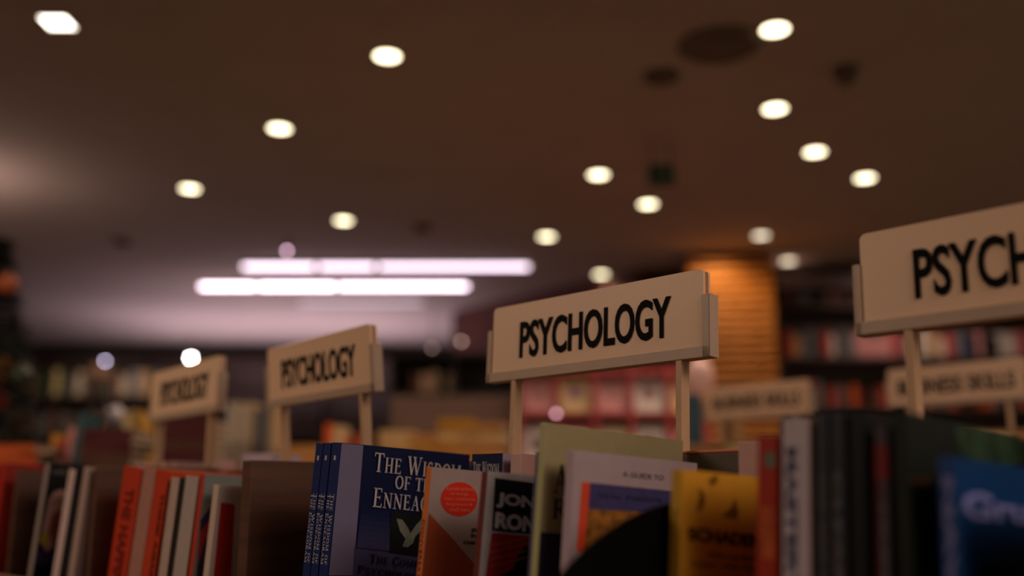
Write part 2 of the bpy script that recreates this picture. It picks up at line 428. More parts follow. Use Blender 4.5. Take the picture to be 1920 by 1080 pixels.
# ------------------------------------------------------------------ signs
panel_m = mat((240, 200, 164), .42, kind='acrylic', grain=.015, scale=8)
chan_m = mat((190, 162, 138), .4, kind='grey_plastic', grain=.02)
post_m = mat((204, 164, 126), .45, kind='painted_metal', grain=.03)
ink = mat((9, 8, 8), .8, kind='black_vinyl', grain=0)
ink.node_tree.nodes['Principled BSDF'].inputs['Specular IOR Level'].default_value = .15
SW, SH, ST = .333, .0945, .013
def rounded(x0, x1, z0, z1, r, n=5):
    pts = [(x0, z0), (x1, z0)]
    for i in range(n + 1):
        a = math.radians(90 * i / n); pts.append((x1 - r + r * math.cos(a), z1 - r + r * math.sin(a)))
    for i in range(n + 1):
        a = math.radians(90 + 90 * i / n); pts.append((x0 + r + r * math.cos(a), z1 - r + r * math.sin(a)))
    return pts
def make_sign(M, label, body, foot, group=None, tx=(.044, .272), tz=(.024, .070), width=SW, bold=.02, cat='sign', posts=(.036, .269)):
    t = empty('section_sign', label, cat, M, group)
    W = width
    bm = bmesh.new()
    add_prism(bm, rounded(.006, W - .008, .004, SH, .006), .003, lambda a, b, c: Vector((a, .0015 + c, b)))
    add_prism(bm, rounded(.006, W - .008, .004, SH, .006), .003, lambda a, b, c: Vector((a + .001, ST - .004 + c, b - .0006)))
    add_box(bm, .010, W - .012, .0045, ST - .004, .004, SH - .003)
    panel = obj('panel', bm, panel_m, t)
    bm = bmesh.new()      # U shaped channel: bottom, left and right holders
    add_box(bm, 0, W, 0, ST, 0, .002)
    add_box(bm, 0, W, -.0008, .0014, 0, .0115); add_box(bm, 0, W, ST - .0006, ST + .0012, 0, .0115)
    for a, b in ((0, .0055), (W - .009, W)):
        add_box(bm, a, b, -.0008, .0012, 0, .066); add_box(bm, a, b, ST - .0006, ST + .0012, 0, .066)
    add_box(bm, -.0015, 0, -.0008, ST + .0012, 0, .066); add_box(bm, W, W + .0015, -.0008, ST + .0012, 0, .066)
    obj('channel', bm, chan_m, t, bevel=.0005)
    for x in posts:
        bm = bmesh.new(); add_box(bm, x - .004, x + .004, .0, .0145, -foot, 0); obj('post', bm, post_m, t, bevel=.001)
    bm = text_bm(body, tx[1] - tx[0], tz[1] - tz[0], .0012, bold, lambda a, b, c: Vector((tx[0] + a, .0014 - c, tz[0] + b)))
    obj('lettering', bm, ink, panel)
    return t
def sign_at(px, py, lean, back, label, foot=.12, yaw=0, v=.846):
    p = at_v(px, py, v)
    M = frame(p, lean, back, yaw)
    q = cam_px(M @ Vector((SW, 0, 0))); print('sign', label[:40], q, cam_px(M @ Vector((SW, 0, SH))), cam_px(M @ Vector((0, 0, SH))))
    return make_sign(M, label, 'PSYCHOLOGY', foot, tx=TX, tz=TZ, posts=PO)
def cam_px(p):
    d = p - C0; z = d.dot(FW); return (round(960 + F * d.x / z), round(540 - F * d.dot(UP) / z))
M3 = frame(at_v(913, 718, .846), 0, -3)
a_ = hit(M3, 974, 672, 1, .0014); b_ = hit(M3, 1258, 632, 1, .0014); c_ = hit(M3, 975, 604, 1, .0014)
TX = (a_.x, b_.x); TZ = (a_.z, c_.z)
PO = (hit(M3, 962, 716, 1, 0).x, hit(M3, 1272, 690, 1, 0).x)
print('TX', TX, TZ, b_.z, PO)
sign_at(1607, 629, 0, -3, 'cream PSYCHOLOGY sign at the right, nearest and cut by the frame edge')
s3 = sign_at(913, 718, 0, -3, 'sharp cream PSYCHOLOGY sign on two posts in the middle of the picture')
sign_at(500, 765, 0, 5, 'cream PSYCHOLOGY sign left of the middle one, slightly blurred', foot=.13, yaw=-5.2)
sign_at(278, 792, 0, 0, 'blurred cream PSYCHOLOGY sign at the left, farthest of the row', foot=.13, yaw=-5.5)

# ------------------------------------------------------------------ books
page_m = mat((206, 186, 162), .8, kind='page_block', grain=.08, scale=300)
class Book:
    def __init__(s, label, px, py, t, w, spine, cover, v=VB, lean=6, back=-2.2, yaw=0, name='paperback_book', group=None, pages=None, h=None, zs=ZS, inset=.002, rough=.42):
        top = at_v(px, py, v)
        M3 = frame(Vector((0, 0, 0)), lean, back, yaw)
        upv = M3.to_3x3() @ Vector((0, 0, 1))
        if h is None: h = (top.z - zs) / upv.z
        if zs == ZS: h += (v - VB) * math.tan(BACK)
        s.h, s.w, s.t = h, w, t
        s.M = frame(top - upv * h, lean, back, yaw)
        s.root = empty(name, label, 'book', s.M, group)
        c = .0008
        s.cov_m = mat(cover, rough, kind='cover_card', grain=.03)
        bm = bmesh.new()
        add_box(bm, -c, 0, 0, w, 0, h)
        add_box(bm, -t, -t + c, 0, w, 0, h)
        s.cov = obj('cover', bm, s.cov_m, s.root)
        bm = bmesh.new(); add_box(bm, -t, 0.0, -c, 0.0, 0, h)
        s.spn = obj('spine', bm, mat(spine, rough, kind='cover_card', grain=.03), s.root, bevel=.0004)
        bm = bmesh.new(); add_box(bm, -t + c, -c, 0, w - inset, .001, h - inset * .7)
        obj('pages', bm, pages or page_m, s.root)
        s.layer = 0
    def cp(s, px, py):      # pixel -> (y, z) on the front cover
        q = hit(s.M, px, py, 0, 0); return (q.y, q.z)
    def sp(s, px, py):      # pixel -> (x, z) on the spine
        q = hit(s.M, px, py, 1, -.0008); return (q.x, q.z)
    def clampc(s, pts): return [(min(max(a, 0.0002), s.w - .0002), min(max(b, .0002), s.h - .0002)) for a, b in pts]
    def patch(s, pts, m, name='cover_print', clamp=True, label=None):
        s.layer += 1; L = .0002 * s.layer
        pts = [s.cp(*p) for p in pts]
        if clamp: pts = s.clampc(pts)
        bm = bmesh.new(); add_prism(bm, pts, .0002, lambda a, b, c: Vector((L - .0001 + c, a, b)))
        return obj(name, bm, m, s.cov, label=label)
    def disc(s, cx, cy, rx, ry, m, name='round_sticker', n=36, sup=False):
        return s.patch([(cx + rx * math.cos(i / n * 2 * math.pi), cy + ry * math.sin(i / n * 2 * math.pi)) for i in range(n)], m, name)
    def text(s, body, p0, p1, cap, m, serif=False, name='title_text', bold=0.0, small=.8, L=None):
        a = s.cp(*p0); b = s.cp(*p1)
        wd = b[0] - a[0]; ht = abs(s.cp(p0[0], p0[1] - cap)[1] - a[1]); sl = (b[1] - a[1]) / wd
        L = L or (.0002 * (s.layer + 2))
        pl = lambda x, y, c: Vector((L + c, a[0] + x, a[1] + y + sl * x))
        bm = serif_bm(body, wd, ht, pl, .0002, small) if serif else text_bm(body, wd, ht, .0002, bold, pl)
        return obj(name, bm, m, s.cov)
    def spine_text(s, body, z_top, z_bot, x0, x1, m, serif=False, name='spine_text', bold=.0):
        """running down the spine; z from the top of the book"""
        wd = z_bot - z_top; ht = x1 - x0
        pl = lambda a, b, c: Vector((x0 + b, -.0010 - c, s.h - z_top - a))
        bm = serif_bm(body, wd, ht, pl, .0002, .8) if serif else text_bm(body, wd, ht, .0002, bold, pl)
        return obj(name, bm, m, s.spn)
    def spine_patch(s, z_top, z_bot, m, x0=None, x1=None, name='spine_print'):
        x0 = -s.t if x0 is None else x0; x1 = 0 if x1 is None else x1
        bm = bmesh.new(); add_box(bm, x0, x1, -.0012, -.0007, s.h - min(z_bot, s.h - .001), s.h - z_top)
        return obj(name, bm, m, s.spn)

def T(pl, pr, v=VB, py=850): return u_of(pr, v, py) - u_of(pl, v, py)
pr_white = mat((196, 186, 190), .5, kind='print', grain=.02)
pr_black = mat((14, 13, 14), .5, kind='print', grain=0)

# --- three copies of the blue book
NAVY = (15, 24, 62)
navy_spine = (30, 44, 100)
lav = mat((120, 112, 140), .35, kind='print', grain=.02)
lbls = ['blue Wisdom of the Enneagram paperback, rearmost left of the three copies, spine only',
        'blue Wisdom of the Enneagram paperback, between the two others, spine only',
        'blue Wisdom of the Enneagram paperback, front copy showing its whole cover']
for i, (pl, pr) in enumerate(((594, 607), (608.5, 622), (624, 640))):
    b = Book(lbls[i], pr, 831 - i * .5, T(pl, pr), .188, navy_spine, NAVY, lean=3.4, name='paperback_book', group='three copies of one blue book')
    tt = b.t
    b.spine_text('The Wisdom of', .055, .130, -tt * .48, -tt * .12, pr_white, serif=True)
    b.spine_text('The Enneagram', .055, .130, -tt * .88, -tt * .55, pr_white, serif=True)
    b.spine_patch(.014, .019, pr_white, -tt * .6, -tt * .4, 'emblem')
    if i == 2:
        b.patch([(640.5, 831), (681, 835), (662, 1079), (616, 1079)], lav, label='lavender sheen band beside the spine')  # reflected sheen along the spine put into the cover colour
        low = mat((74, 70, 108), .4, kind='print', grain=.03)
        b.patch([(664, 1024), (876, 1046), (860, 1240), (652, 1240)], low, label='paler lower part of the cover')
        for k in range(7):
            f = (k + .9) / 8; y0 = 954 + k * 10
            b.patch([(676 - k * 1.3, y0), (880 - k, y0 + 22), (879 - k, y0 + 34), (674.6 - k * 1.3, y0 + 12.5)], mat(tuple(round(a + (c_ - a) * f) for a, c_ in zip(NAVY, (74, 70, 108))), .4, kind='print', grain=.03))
        b.text('The Wisdom', (698, 884), (862, 900), 36, pr_white, serif=True)
        b.text('of the', (738, 916), (820, 925), 25, pr_white, serif=True, small=1.0)
        b.text('Enneagram', (696, 950), (856, 965), 36, pr_white, serif=True)
        b.patch([(731, 960), (800, 965), (798, 1045), (728, 1035)], mat((20, 24, 22), .5, kind='print', grain=.05), name='picture', label='dark picture of pale wings')
        wing = mat((120, 122, 108), .5, kind='print', grain=.1, scale=200)
        b.patch([(741, 972), (752, 974), (763, 990), (767, 1000), (778, 984), (790, 972), (798, 970), (792, 990), (776, 1006), (772, 1018), (762, 1026), (752, 1024), (758, 1010), (748, 996)], wing, name='wings', clamp=True)
        b.text('The Complete Guide to', (690, 1055), (905, 1078), 17, mat((22, 20, 34), .5, kind='print', grain=0), serif=True)
        b.text('Psychological and', (668, 1074), (865, 1098), 15, mat((22, 20, 34), .5, kind='print', grain=0), serif=True)

# --- other copy standing against the back panel, with pale books
b = Book('blue book standing at the back between the orange book and the sign post', 943, 849.5, T(886, 943, .768), .055, NAVY, (150, 134, 150), v=.768, lean=0.5)
wd = b.t
bm = serif_bm('The Wisdom', wd * .86, .017, lambda a, c, e: Vector((-wd + wd * .06 + a, -.001 - e, b.h - .026 + c)), .0002, .85)
obj('title_text', bm, pr_white, b.spn)
Book('pale pink paperback left of the tall cream book, nearest the sign post', 979, 850.5, T(959, 979, .768), .055, (206, 168, 160), (176, 132, 120), v=.768, lean=0.5)

# --- orange book
b = Book('taupe and orange paperback with a red round sticker in front of the blue book', 810, 875.5, T(801, 810), .118, (222, 124, 60), (160, 140, 136), lean=3.7, back=-2.7)
b.patch([(804, 962), (850, 1012), (893, 1062), (910, 1085), (900, 1300), (760, 1300), (790, 1079)], mat((150, 68, 34), .45, kind='print', grain=.03), label='burnt orange lower corner')
b.disc(860.5, 936, 34.5, 32, mat((206, 46, 28), .45, kind='print', grain=.02))
pk = mat((236, 120, 96), .5, kind='print', grain=.02)
for k, (s, x0, x1, y) in enumerate((('conversations', 836, 886, 919), ('on change,', 843, 878, 929), ('loss, resilience,', 833, 890, 938.5), ('forgiveness &', 835, 884, 948.5), ('much more', 842, 880, 958))):
    b.text(s, (x0, y), (x1, y + 1.5), 6.5, pk)
for s, x0, x1, y in (('stories', 883, 915, 997), ('from a', 882, 911, 1008), ('coach', 868, 899, 1020)):
    b.text(s, (x0, y), (x1, y + 2), 9, pr_black, bold=.01)
b.spine_text('CONVERSATIONS AND STORIES', .05, .19, -b.t * .8, -b.t * .3, mat((120, 40, 20), .5, kind='print', grain=0))

# --- Jon Ronson
b = Book('white bordered JON RONSON paperback with black and red cover', 915, 884, T(905, 915), .129, (112, 50, 46), (196, 186, 186), lean=4.7)
b.patch([(928, 896), (1085, 917), (1083, 1010), (922, 995)], mat((22, 22, 28), .45, kind='print', grain=0), label='black title block')
b.patch([(922, 999), (1083, 1014), (1085, 1250), (895, 1240), (910, 1079)], mat((176, 50, 46), .45, kind='print', grain=.08), label='red lower picture')
b.patch([(984, 1022), (995, 1030), (1060, 1110), (1040, 1200), (940, 1200), (928, 1085), (960, 1068), (972, 1040)], mat((20, 20, 26), .5, kind='print', grain=0), name='silhouette')
for k in range(4):
    b.patch([(915 + k, 1022 + k * 13), (950, 1014 + k * 13), (985, 1008 + k * 12), (985, 1010 + k * 12), (950, 1016 + k * 13), (914 + k, 1024.5 + k * 13)], mat((206, 92, 80), .5, kind='print', grain=0), name='red_stripe')
wh = mat((214, 208, 210), .5, kind='print', grain=0)
b.text('JON', (928, 951), (1000, 960), 29, wh, bold=.05, name='author_name', L=.0016)
b.text('RONSON', (925, 990), (1070, 1008), 31, wh, bold=.05, name='author_name', L=.0016)
b.spine_text('JON RONSON', .12, .19, -b.t * .8, -b.t * .2, wh, bold=.02)

# --- purple grey book behind, cream tall book, white book
Book('thin grey violet paperback squeezed left of the tall cream book', 1013, 846, T(1005, 1012), .14, (92, 92, 118), (92, 92, 118), lean=3.7)
b = Book('tall cream hardback behind the white book, dark violet at the bottom', 1026, 793, T(1014, 1025), .198, (190, 186, 132), (156, 142, 104), lean=3.7, name='hardback_book')
dv = mat((44, 38, 54), .45, kind='print', grain=.05)
b.patch([(1002, 997), (1062, 1002), (1420, 1040), (1420, 1400), (960, 1400), (985, 1079)], dv, label='dark violet lower half')
b.spine_patch(.206 * b.h / .24, b.h, mat((74, 76, 96), .45, kind='print', grain=.05))
b.text('A', (1036, 924), (1066, 928), 56, pr_black, serif=True)
b.text('Re', (1034, 972), (1086, 978), 38, pr_black, serif=True, small=.8)
b = Book('pale mauve paperback with red and blue cover print before the tall cream one', 1078, 844, T(1064, 1078), .175, (196, 172, 182), (172, 152, 156), lean=3.2)
b.text('A GUIDE TO', (1167, 893), (1244, 901), 9.5, mat((90, 76, 80), .5, kind='print', grain=0))
b.patch([(1091, 904), (1106, 905), (1096, 1035), (1080, 1033)], mat((214, 74, 44), .45, kind='print', grain=.03), name='red_strip')
b.patch([(1106, 905), (1262, 921), (1262, 962), (1103, 954)], mat((66, 62, 104), .45, kind='print', grain=.06), name='blue_block')
b.patch([(1103, 955), (1262, 963), (1250, 1200), (1082, 1150)], mat((150, 96, 40), .5, kind='print', grain=.35, scale=90), name='picture', label='ochre and brown cover picture')
b.text('Why Nations', (1120, 936), (1240, 944), 12, mat((50, 48, 84), .5, kind='print', grain=0))

# --- black round topped plate
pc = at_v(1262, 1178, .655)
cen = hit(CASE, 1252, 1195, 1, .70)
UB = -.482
t = empty('round_plate', 'black round topped plate between the mauve and the yellow book', 'bookend', CASE @ Matrix.Translation((UB, 0, ZS)))
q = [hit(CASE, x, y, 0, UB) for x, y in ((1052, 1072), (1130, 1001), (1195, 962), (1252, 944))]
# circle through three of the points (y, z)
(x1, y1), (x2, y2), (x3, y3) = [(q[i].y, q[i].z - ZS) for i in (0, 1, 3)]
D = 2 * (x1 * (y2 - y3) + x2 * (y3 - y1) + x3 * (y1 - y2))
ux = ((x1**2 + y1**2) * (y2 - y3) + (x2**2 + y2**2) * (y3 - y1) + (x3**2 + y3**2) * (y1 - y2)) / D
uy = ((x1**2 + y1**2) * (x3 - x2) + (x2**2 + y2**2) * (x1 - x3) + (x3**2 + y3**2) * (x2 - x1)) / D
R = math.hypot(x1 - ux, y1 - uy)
print('plate circle', ux, uy, R, [tuple(a) for a in q])
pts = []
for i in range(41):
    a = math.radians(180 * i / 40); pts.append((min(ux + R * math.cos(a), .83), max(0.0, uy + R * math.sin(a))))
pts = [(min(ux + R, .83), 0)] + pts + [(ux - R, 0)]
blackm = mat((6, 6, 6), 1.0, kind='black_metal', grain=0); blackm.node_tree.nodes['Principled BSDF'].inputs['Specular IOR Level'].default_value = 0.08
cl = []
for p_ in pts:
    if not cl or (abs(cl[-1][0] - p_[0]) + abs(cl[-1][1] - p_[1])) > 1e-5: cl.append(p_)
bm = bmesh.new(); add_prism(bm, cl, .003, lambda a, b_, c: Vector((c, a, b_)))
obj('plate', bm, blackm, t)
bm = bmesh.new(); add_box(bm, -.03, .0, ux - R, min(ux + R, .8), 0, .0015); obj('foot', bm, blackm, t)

# --- yellow book
b = Book('yellow paperback with black lettering SCHADENFREUDE and small drawings', 1280, 880, T(1261, 1280), .128, (204, 156, 48), (204, 146, 44), lean=2.7)
bk = mat((40, 26, 8), .5, kind='print', grain=0)
b.text('SCHADENFREUDE', (1289, 1013), (1520, 1037), 26, bk, bold=.04)
b.text('Why we feel', (1326, 1047), (1410, 1054), 12, bk, L=.0008)
b.text('better when bad things', (1297, 1062), (1460, 1074), 10, bk, L=.0008)
for pts in ([(1305, 960), (1312, 930), (1308, 915), (1318, 922), (1322, 935), (1316, 955)], [(1352, 968), (1372, 950), (1378, 935), (1384, 962), (1380, 974)], [(1328, 898), (1342, 889), (1346, 902), (1334, 912)]):
    b.patch(pts, mat((120, 82, 20), .5, kind='print', grain=.2), name='small_drawing')
b.spine_text('SCHADENFREUDE', .03, .15, -b.t * .75, -b.t * .3, mat((150, 108, 20), .5, kind='print', grain=0), bold=.02)

Book('pale pink book standing at the back right of the yellow book', 1424, 827, T(1385, 1424, .79), .04, (204, 160, 148), (190, 150, 140), v=.79, lean=0.5)
# --- red book
b = Book('red illustrated paperback between the yellow and the tall white book', 1458, 817, T(1422, 1458), .13, (168, 50, 34), (168, 50, 34), lean=2.7)
b.spine_patch(.10, .24, mat((196, 130, 124), .5, kind='print', grain=.3, scale=80))
b.spine_patch(.05, .085, mat((196, 88, 40), .5, kind='print', grain=.3), -b.t * .8, -b.t * .1)
b.spine_patch(.125, .165, mat((186, 30, 40), .5, kind='print', grain=.2), -b.t * .9, -b.t * .3)
b.spine_patch(.012, .022, mat((120, 130, 110), .5, kind='print', grain=.2), -b.t * .6, -b.t * .1)
# --- white tall
b = Book('tall white paperback with blue and red spine lettering', 1518, 784, T(1468, 1518), .15, (196, 180, 186), (178, 146, 124), lean=2.2)
b.spine_text('MASTERY', .02, .12, -b.t * .85, -b.t * .45, mat((70, 76, 108), .5, kind='print', grain=0), bold=.04)
b.spine_text('POWER', .125, .17, -b.t * .92, -b.t * .35, mat((196, 50, 60), .5, kind='print', grain=0), bold=.05)
b.spine_text('LAWS', .175, .21, -b.t * .9, -b.t * .45, mat((60, 66, 96), .5, kind='print', grain=0), bold=.05)
# --- dark ones
gre = mat((100, 98, 102), .5, kind='print', grain=0)
b = Book('slate grey hardback right of the tall white paperback', 1552, 773, T(1532, 1552), .16, (56, 58, 66), (36, 38, 40), lean=2.2, name='hardback_book')
b.spine_text('THE ART OF THINKING', .04, .2, -b.t * .7, -b.t * .3, gre, bold=.02)
b = Book('dark grey hardback with a pale lettered spine', 1584, 772, T(1558, 1584), .16, (52, 52, 60), (24, 25, 26), lean=2.2, name='hardback_book')
b.spine_text('CLEAR MINDS', .04, .2, -b.t * .8, -b.t * .3, gre, bold=.03)
b = Book('plain black hardback left of the red banded spine', 1622, 771, T(1594, 1622), .17, (26, 27, 28), (22, 24, 24), lean=2.2, name='hardback_book')
b = Book('dark paperback with a red and grey spine before the big green book', 1664, 800, T(1641, 1664), .14, (72, 62, 68), (24, 26, 26), lean=2.2)
b.spine_patch(.012, .034, mat((120, 32, 32), .5, kind='print', grain=.1))
b.spine_patch(.034, b.h, mat((86, 26, 32), .5, kind='print', grain=.1), -b.t, -b.t * .72)
b.spine_text('HUMAN KIND', .05, .19, -b.t * .65, -b.t * .2, gre, bold=.03)
b = Book('large blackish green hardback behind the bright blue book', 1700, 772, T(1674, 1700), .2, (24, 28, 24), (20, 26, 20), lean=1.2, name='hardback_book', rough=.5)
b.patch([(1790, 800), (1840, 790), (2100, 800), (2100, 900), (1850, 880), (1800, 850)], mat((40, 62, 42), .5, kind='print', grain=.3, scale=30), name='green_leaves')
b.patch([(1705, 893), (1745, 896), (1742, 912), (1704, 908)], mat((84, 56, 36), .5, kind='print', grain=.2), name='brown_label')
# --- blue
b = Book('bright blue paperback with pale lettering at the lower right', 1792, 857, T(1760, 1792), .14, (40, 72, 132), (14, 56, 104), lean=1.7, rough=.4)
pv = mat((130, 132, 190), .5, kind='print', grain=0)
b.text('Gruen', (1806, 972), (1990, 990), 52, pv, bold=.03, serif=False)
b.spine_text('NAVIGATE', .012, .17, -b.t * .78, -b.t * .2, mat((120, 120, 168), .5, kind='print', grain=0), bold=.05)
b.patch([(1838, 1064), (1900, 1068), (1910, 1120), (1836, 1110)], pr_black, name='dark_figure')
b = Book('navy paperback past the bright blue one at the right frame edge', 2010, 870, .02, .14, (40, 50, 90), (30, 44, 90), lean=1.2)

# --- between the dividers, left of the blue books
b = Book('orange paperback with dark spine lettering beside the inner divider', 268, 879, T(234, 268), .13, (190, 60, 34), (180, 56, 28), lean=5.2)
b.spine_text('THE HAPPINESS', .03, .2, -b.t * .75, -b.t * .25, mat((110, 26, 14), .5, kind='print', grain=0), bold=.04)
Book('dusty pink paperback between two orange ones', 294, 881, T(270, 293), .13, (176, 126, 112), (176, 126, 112), lean=5.2)
b = Book('orange paperback with black lettering, right of the dusty pink one', 318, 884, T(295, 318), .15, (194, 64, 34), (210, 76, 36), lean=5.2)
b.spine_text('THINK AGAIN FAST', .03, .2, -b.t * .35, -b.t * .1, mat((60, 20, 16), .5, kind='print', grain=0), bold=.04)
Book('pale paperback with pinkish spine left of the thin black one', 338, 896, T(322, 337), .12, (190, 164, 150), (40, 36, 34), lean=4.2)
Book('thin black paperback squeezed between pale ones', 349, 897, T(340, 348), .12, (44, 40, 36), (44, 40, 36), lean=4.2)
Book('thick pale grey paperback left of the grey blue cover', 374, 894, T(350, 374), .13, (180, 164, 154), (204, 84, 40), lean=4.2)
b = Book('grey blue paperback with red and violet arcs', 385, 889, T(377, 384), .125, (186, 66, 48), (128, 132, 128), lean=3.2)
b.patch([(376, 975), (395, 950), (420, 938), (460, 935), (460, 1200), (360, 1200)], mat((54, 42, 78), .5, kind='print', grain=.05), name='violet_arc')
b.patch([(374, 1000), (392, 975), (410, 962), (410, 985), (385, 1010), (370, 1060)], mat((176, 48, 44), .5, kind='print', grain=.05), name='red_arc')
b = Book('red paperback with white border just left of the double divider', 412, 909, T(402, 412), .1, (206, 180, 166), (196, 178, 170), lean=2.7)
b.patch([(414, 942), (440, 946), (428, 1180), (390, 1180)], mat((176, 40, 26), .45, kind='print', grain=.05), name='red_cover_block')

# --- left bay
b = Book('paperback with a portrait of a pale haired person on black at the far left', 94, 869, T(86, 93), .13, (150, 136, 128), (26, 24, 26), lean=4.7)
b.patch([(92, 935), (102, 922), (118, 918), (130, 930), (128, 960), (118, 1000), (86, 1040), (78, 1000)], mat((216, 168, 160), .5, kind='print', grain=.05), name='pale_hair')
b.patch([(98, 965), (112, 955), (122, 972), (116, 1010), (98, 1020), (90, 995)], mat((168, 88, 68), .5, kind='print', grain=.05), name='face_patch')
b.patch([(78, 1000), (90, 995), (92, 1015), (80, 1024), (74, 1015)], mat((196, 170, 64), .5, kind='print', grain=.05), name='yellow_patch')
b.patch([(70, 1030), (110, 1036), (108, 1062), (64, 1056)], mat((60, 44, 88), .5, kind='print', grain=.05), name='violet_band')
b.text('LIFE', (98, 888), (124, 891), 9, mat((140, 130, 120), .5, kind='print', grain=0))
Book('white spined paperback right of the portrait book', 143, 881, T(131, 143), .12, (204, 178, 172), (30, 28, 32), lean=5.2)
Book('black spined paperback left of the outer divider', 156, 877, T(147, 156), .12, (36, 32, 34), (36, 32, 34), lean=5.2)
Book('pinkish grey paperback touching the outer divider', 170, 876, T(159, 170), .12, (172, 146, 136), (172, 146, 136), lean=4.2)
for i, (x, c, lb) in enumerate(((12, (170, 44, 34), 'red paperback at the left frame edge'), (-8, (160, 60, 60), 'dull red paperback past the left frame edge'), (-26, (90, 60, 60), 'brown paperback past the left frame edge'))):
    Book(lb, x, 868, .03, .13, c, c, lean=1.2)

# --- far side of the case: tops seen over the back panel
def far_book(px, py, t, w, c, label, v=.87, lean=0.5, yaw=0):
    Book(label, px, py, t, w, c, c, v=v, lean=lean, yaw=yaw)
far_book(512, 849, .10, .17, (196, 176, 190), 'pale lavender book standing behind the brown divider, top only')
far_book(600, 840, .05, .17, (206, 150, 84), 'amber book behind the blue ones, top only')
far_book(452, 862, .09, .15, (188, 152, 148), 'pinkish book on the far side under the leftmost signs')
far_book(330, 866, .16, .15, (198, 160, 150), 'wide pale pink book on the far side under the farthest sign')

# ------------------------------------------------------------------ second bookcase, BUSINESS SKILLS signs
V2 = 2.30
Z2 = EYE - .07
c2 = empty('bookcase', 'tan wooden bookcase carrying the business skills signs, behind the first', 'bookcase', CASE)
tan = mat((176, 128, 76), .6, kind='wood', grain=.15, scale=14)
def c2box(name, u0, u1, v0, v1, z0, z1, m=tan):
    bm = bmesh.new(); add_box(bm, u0, u1, v0, v1, z0, z1); return obj(name, bm, m, c2, bevel=.002)
UL, UR = -1.75, .4
c2box('shelf', UL, UR, V2 - .25, V2 + .05, Z2 - .02, Z2)
c2box('back_panel', UL, UR, V2 + .03, V2 + .05, 0, EYE + .15)
c2box('plinth', UL, UR, V2 - .22, V2 + .03, 0, .1)
for zz in (.35, .7, 1.0): c2box('shelf', UL, UR, V2 - .24, V2 + .03, zz, zz + .02)
for uu in (UL + .02, -1.2, -.7, -.2, .3): c2box('divider', uu - .02, uu, V2 - .25, V2 + .03, 0, EYE + .12)
pA = at_v(1664, 766, V2 + .06)
pB = at_v(1322, 791, V2 + .06)
make_sign(frame(pA, 0, 0), 'cream BUSINESS SKILLS sign seen behind the post of the nearest sign', 'BUSINESS SKILLS', .12, tx=(.03, .30), tz=(.028, .066), posts=(.05, .28))
make_sign(frame(pB, 0, 0), 'blurred cream BUSINESS SKILLS sign at the foot of the slatted pillar', 'BUSINESS SKILLS', .12, tx=(.03, .30), tz=(.028, .066), posts=(.05, .28))

# generic small book for the rear shelves
_proto = {}
CN = {'red': (176, 44, 38), 'pink': (206, 140, 136), 'white': (206, 196, 184), 'tan': (190, 142, 84), 'ochre': (196, 144, 56), 'grey': (110, 106, 104), 'blue': (58, 78, 110), 'green': (62, 78, 58), 'brown': (98, 62, 46), 'beige': (196, 172, 136), 'teal': (60, 96, 104), 'orange': (206, 92, 40), 'cream': (212, 184, 130), 'maroon': (92, 34, 34), 'black': (34, 30, 30)}
def plain_book(color, loc, t, h, d, rotz, label, group, lean=0, flat=False):
    key = color
    if key not in _proto:
        bm = bmesh.new()
        # unit book with spine at y=0: boards and slightly recessed pages as one solid
        add_box(bm, -.5, .5, 0, .03, 0, 1)
        add_box(bm, -.5, -.42, .03, 1, 0, 1); add_box(bm, .42, .5, .03, 1, 0, 1)
        add_box(bm, -.42, .42, .03, .97, .01, .98)
        me = bpy.data.meshes.new('book'); bmesh.ops.recalc_face_normals(bm, faces=bm.faces); bm.to_mesh(me)
        me.materials.append(mat(CN[color], .5, kind='cover_card', grain=.05)); me.materials.append(page_m)
        for p_ in me.polygons[18:]: p_.material_index = 1
        _proto[key] = me
    o = bpy.data.objects.new('book', _proto[key]); COL.objects.link(o)
    M = Matrix.Translation(loc) @ Matrix.Rotation(rotz, 4, 'Z') @ Matrix.Rotation(math.radians(lean), 4, 'Y')
    if flat: M = M @ Matrix.Rotation(math.radians(90), 4, 'Y') @ Matrix.Rotation(math.radians(0), 4, 'X')
    o.matrix_world = M @ Matrix.Diagonal((t, d, h, 1))
    return tag(o, label, 'book', group)
def fill_row(origin, ux, rotz, x0, x1, colors, where, tmin=.02, tmax=.045, hmin=.17, hmax=.24, d=.14, gap=.15):
    x = x0
    while x < x1:
        t = random.uniform(tmin, tmax)
        if x + t > x1: break
        if random.random() > gap:
            c = random.choice(colors); h = random.uniform(hmin, hmax)
            plain_book(c, origin + ux * (x + t / 2), t, h, d, rotz, f'{c} book standing {where}', f'{c} books {where}')
        x += t + .003
# second case: books along the shelf
fill_row(uvz(0, V2 - .2, Z2), U, ROTZ, -1.70, -1.24, ['tan', 'beige', 'ochre', 'cream'], 'on the tan bookcase left of its signs', hmin=.16, hmax=.21)
fill_row(uvz(0, V2 - .2, Z2), U, ROTZ, -1.18, -.74, ['tan', 'cream', 'beige', 'orange'], 'on the tan bookcase between its signs', hmin=.16, hmax=.21)
fill_row(uvz(0, V2 - .2, Z2), U, ROTZ, -.68, -.24, ['cream', 'tan', 'ochre'], 'on the tan bookcase below its right sign', hmin=.15, hmax=.19)

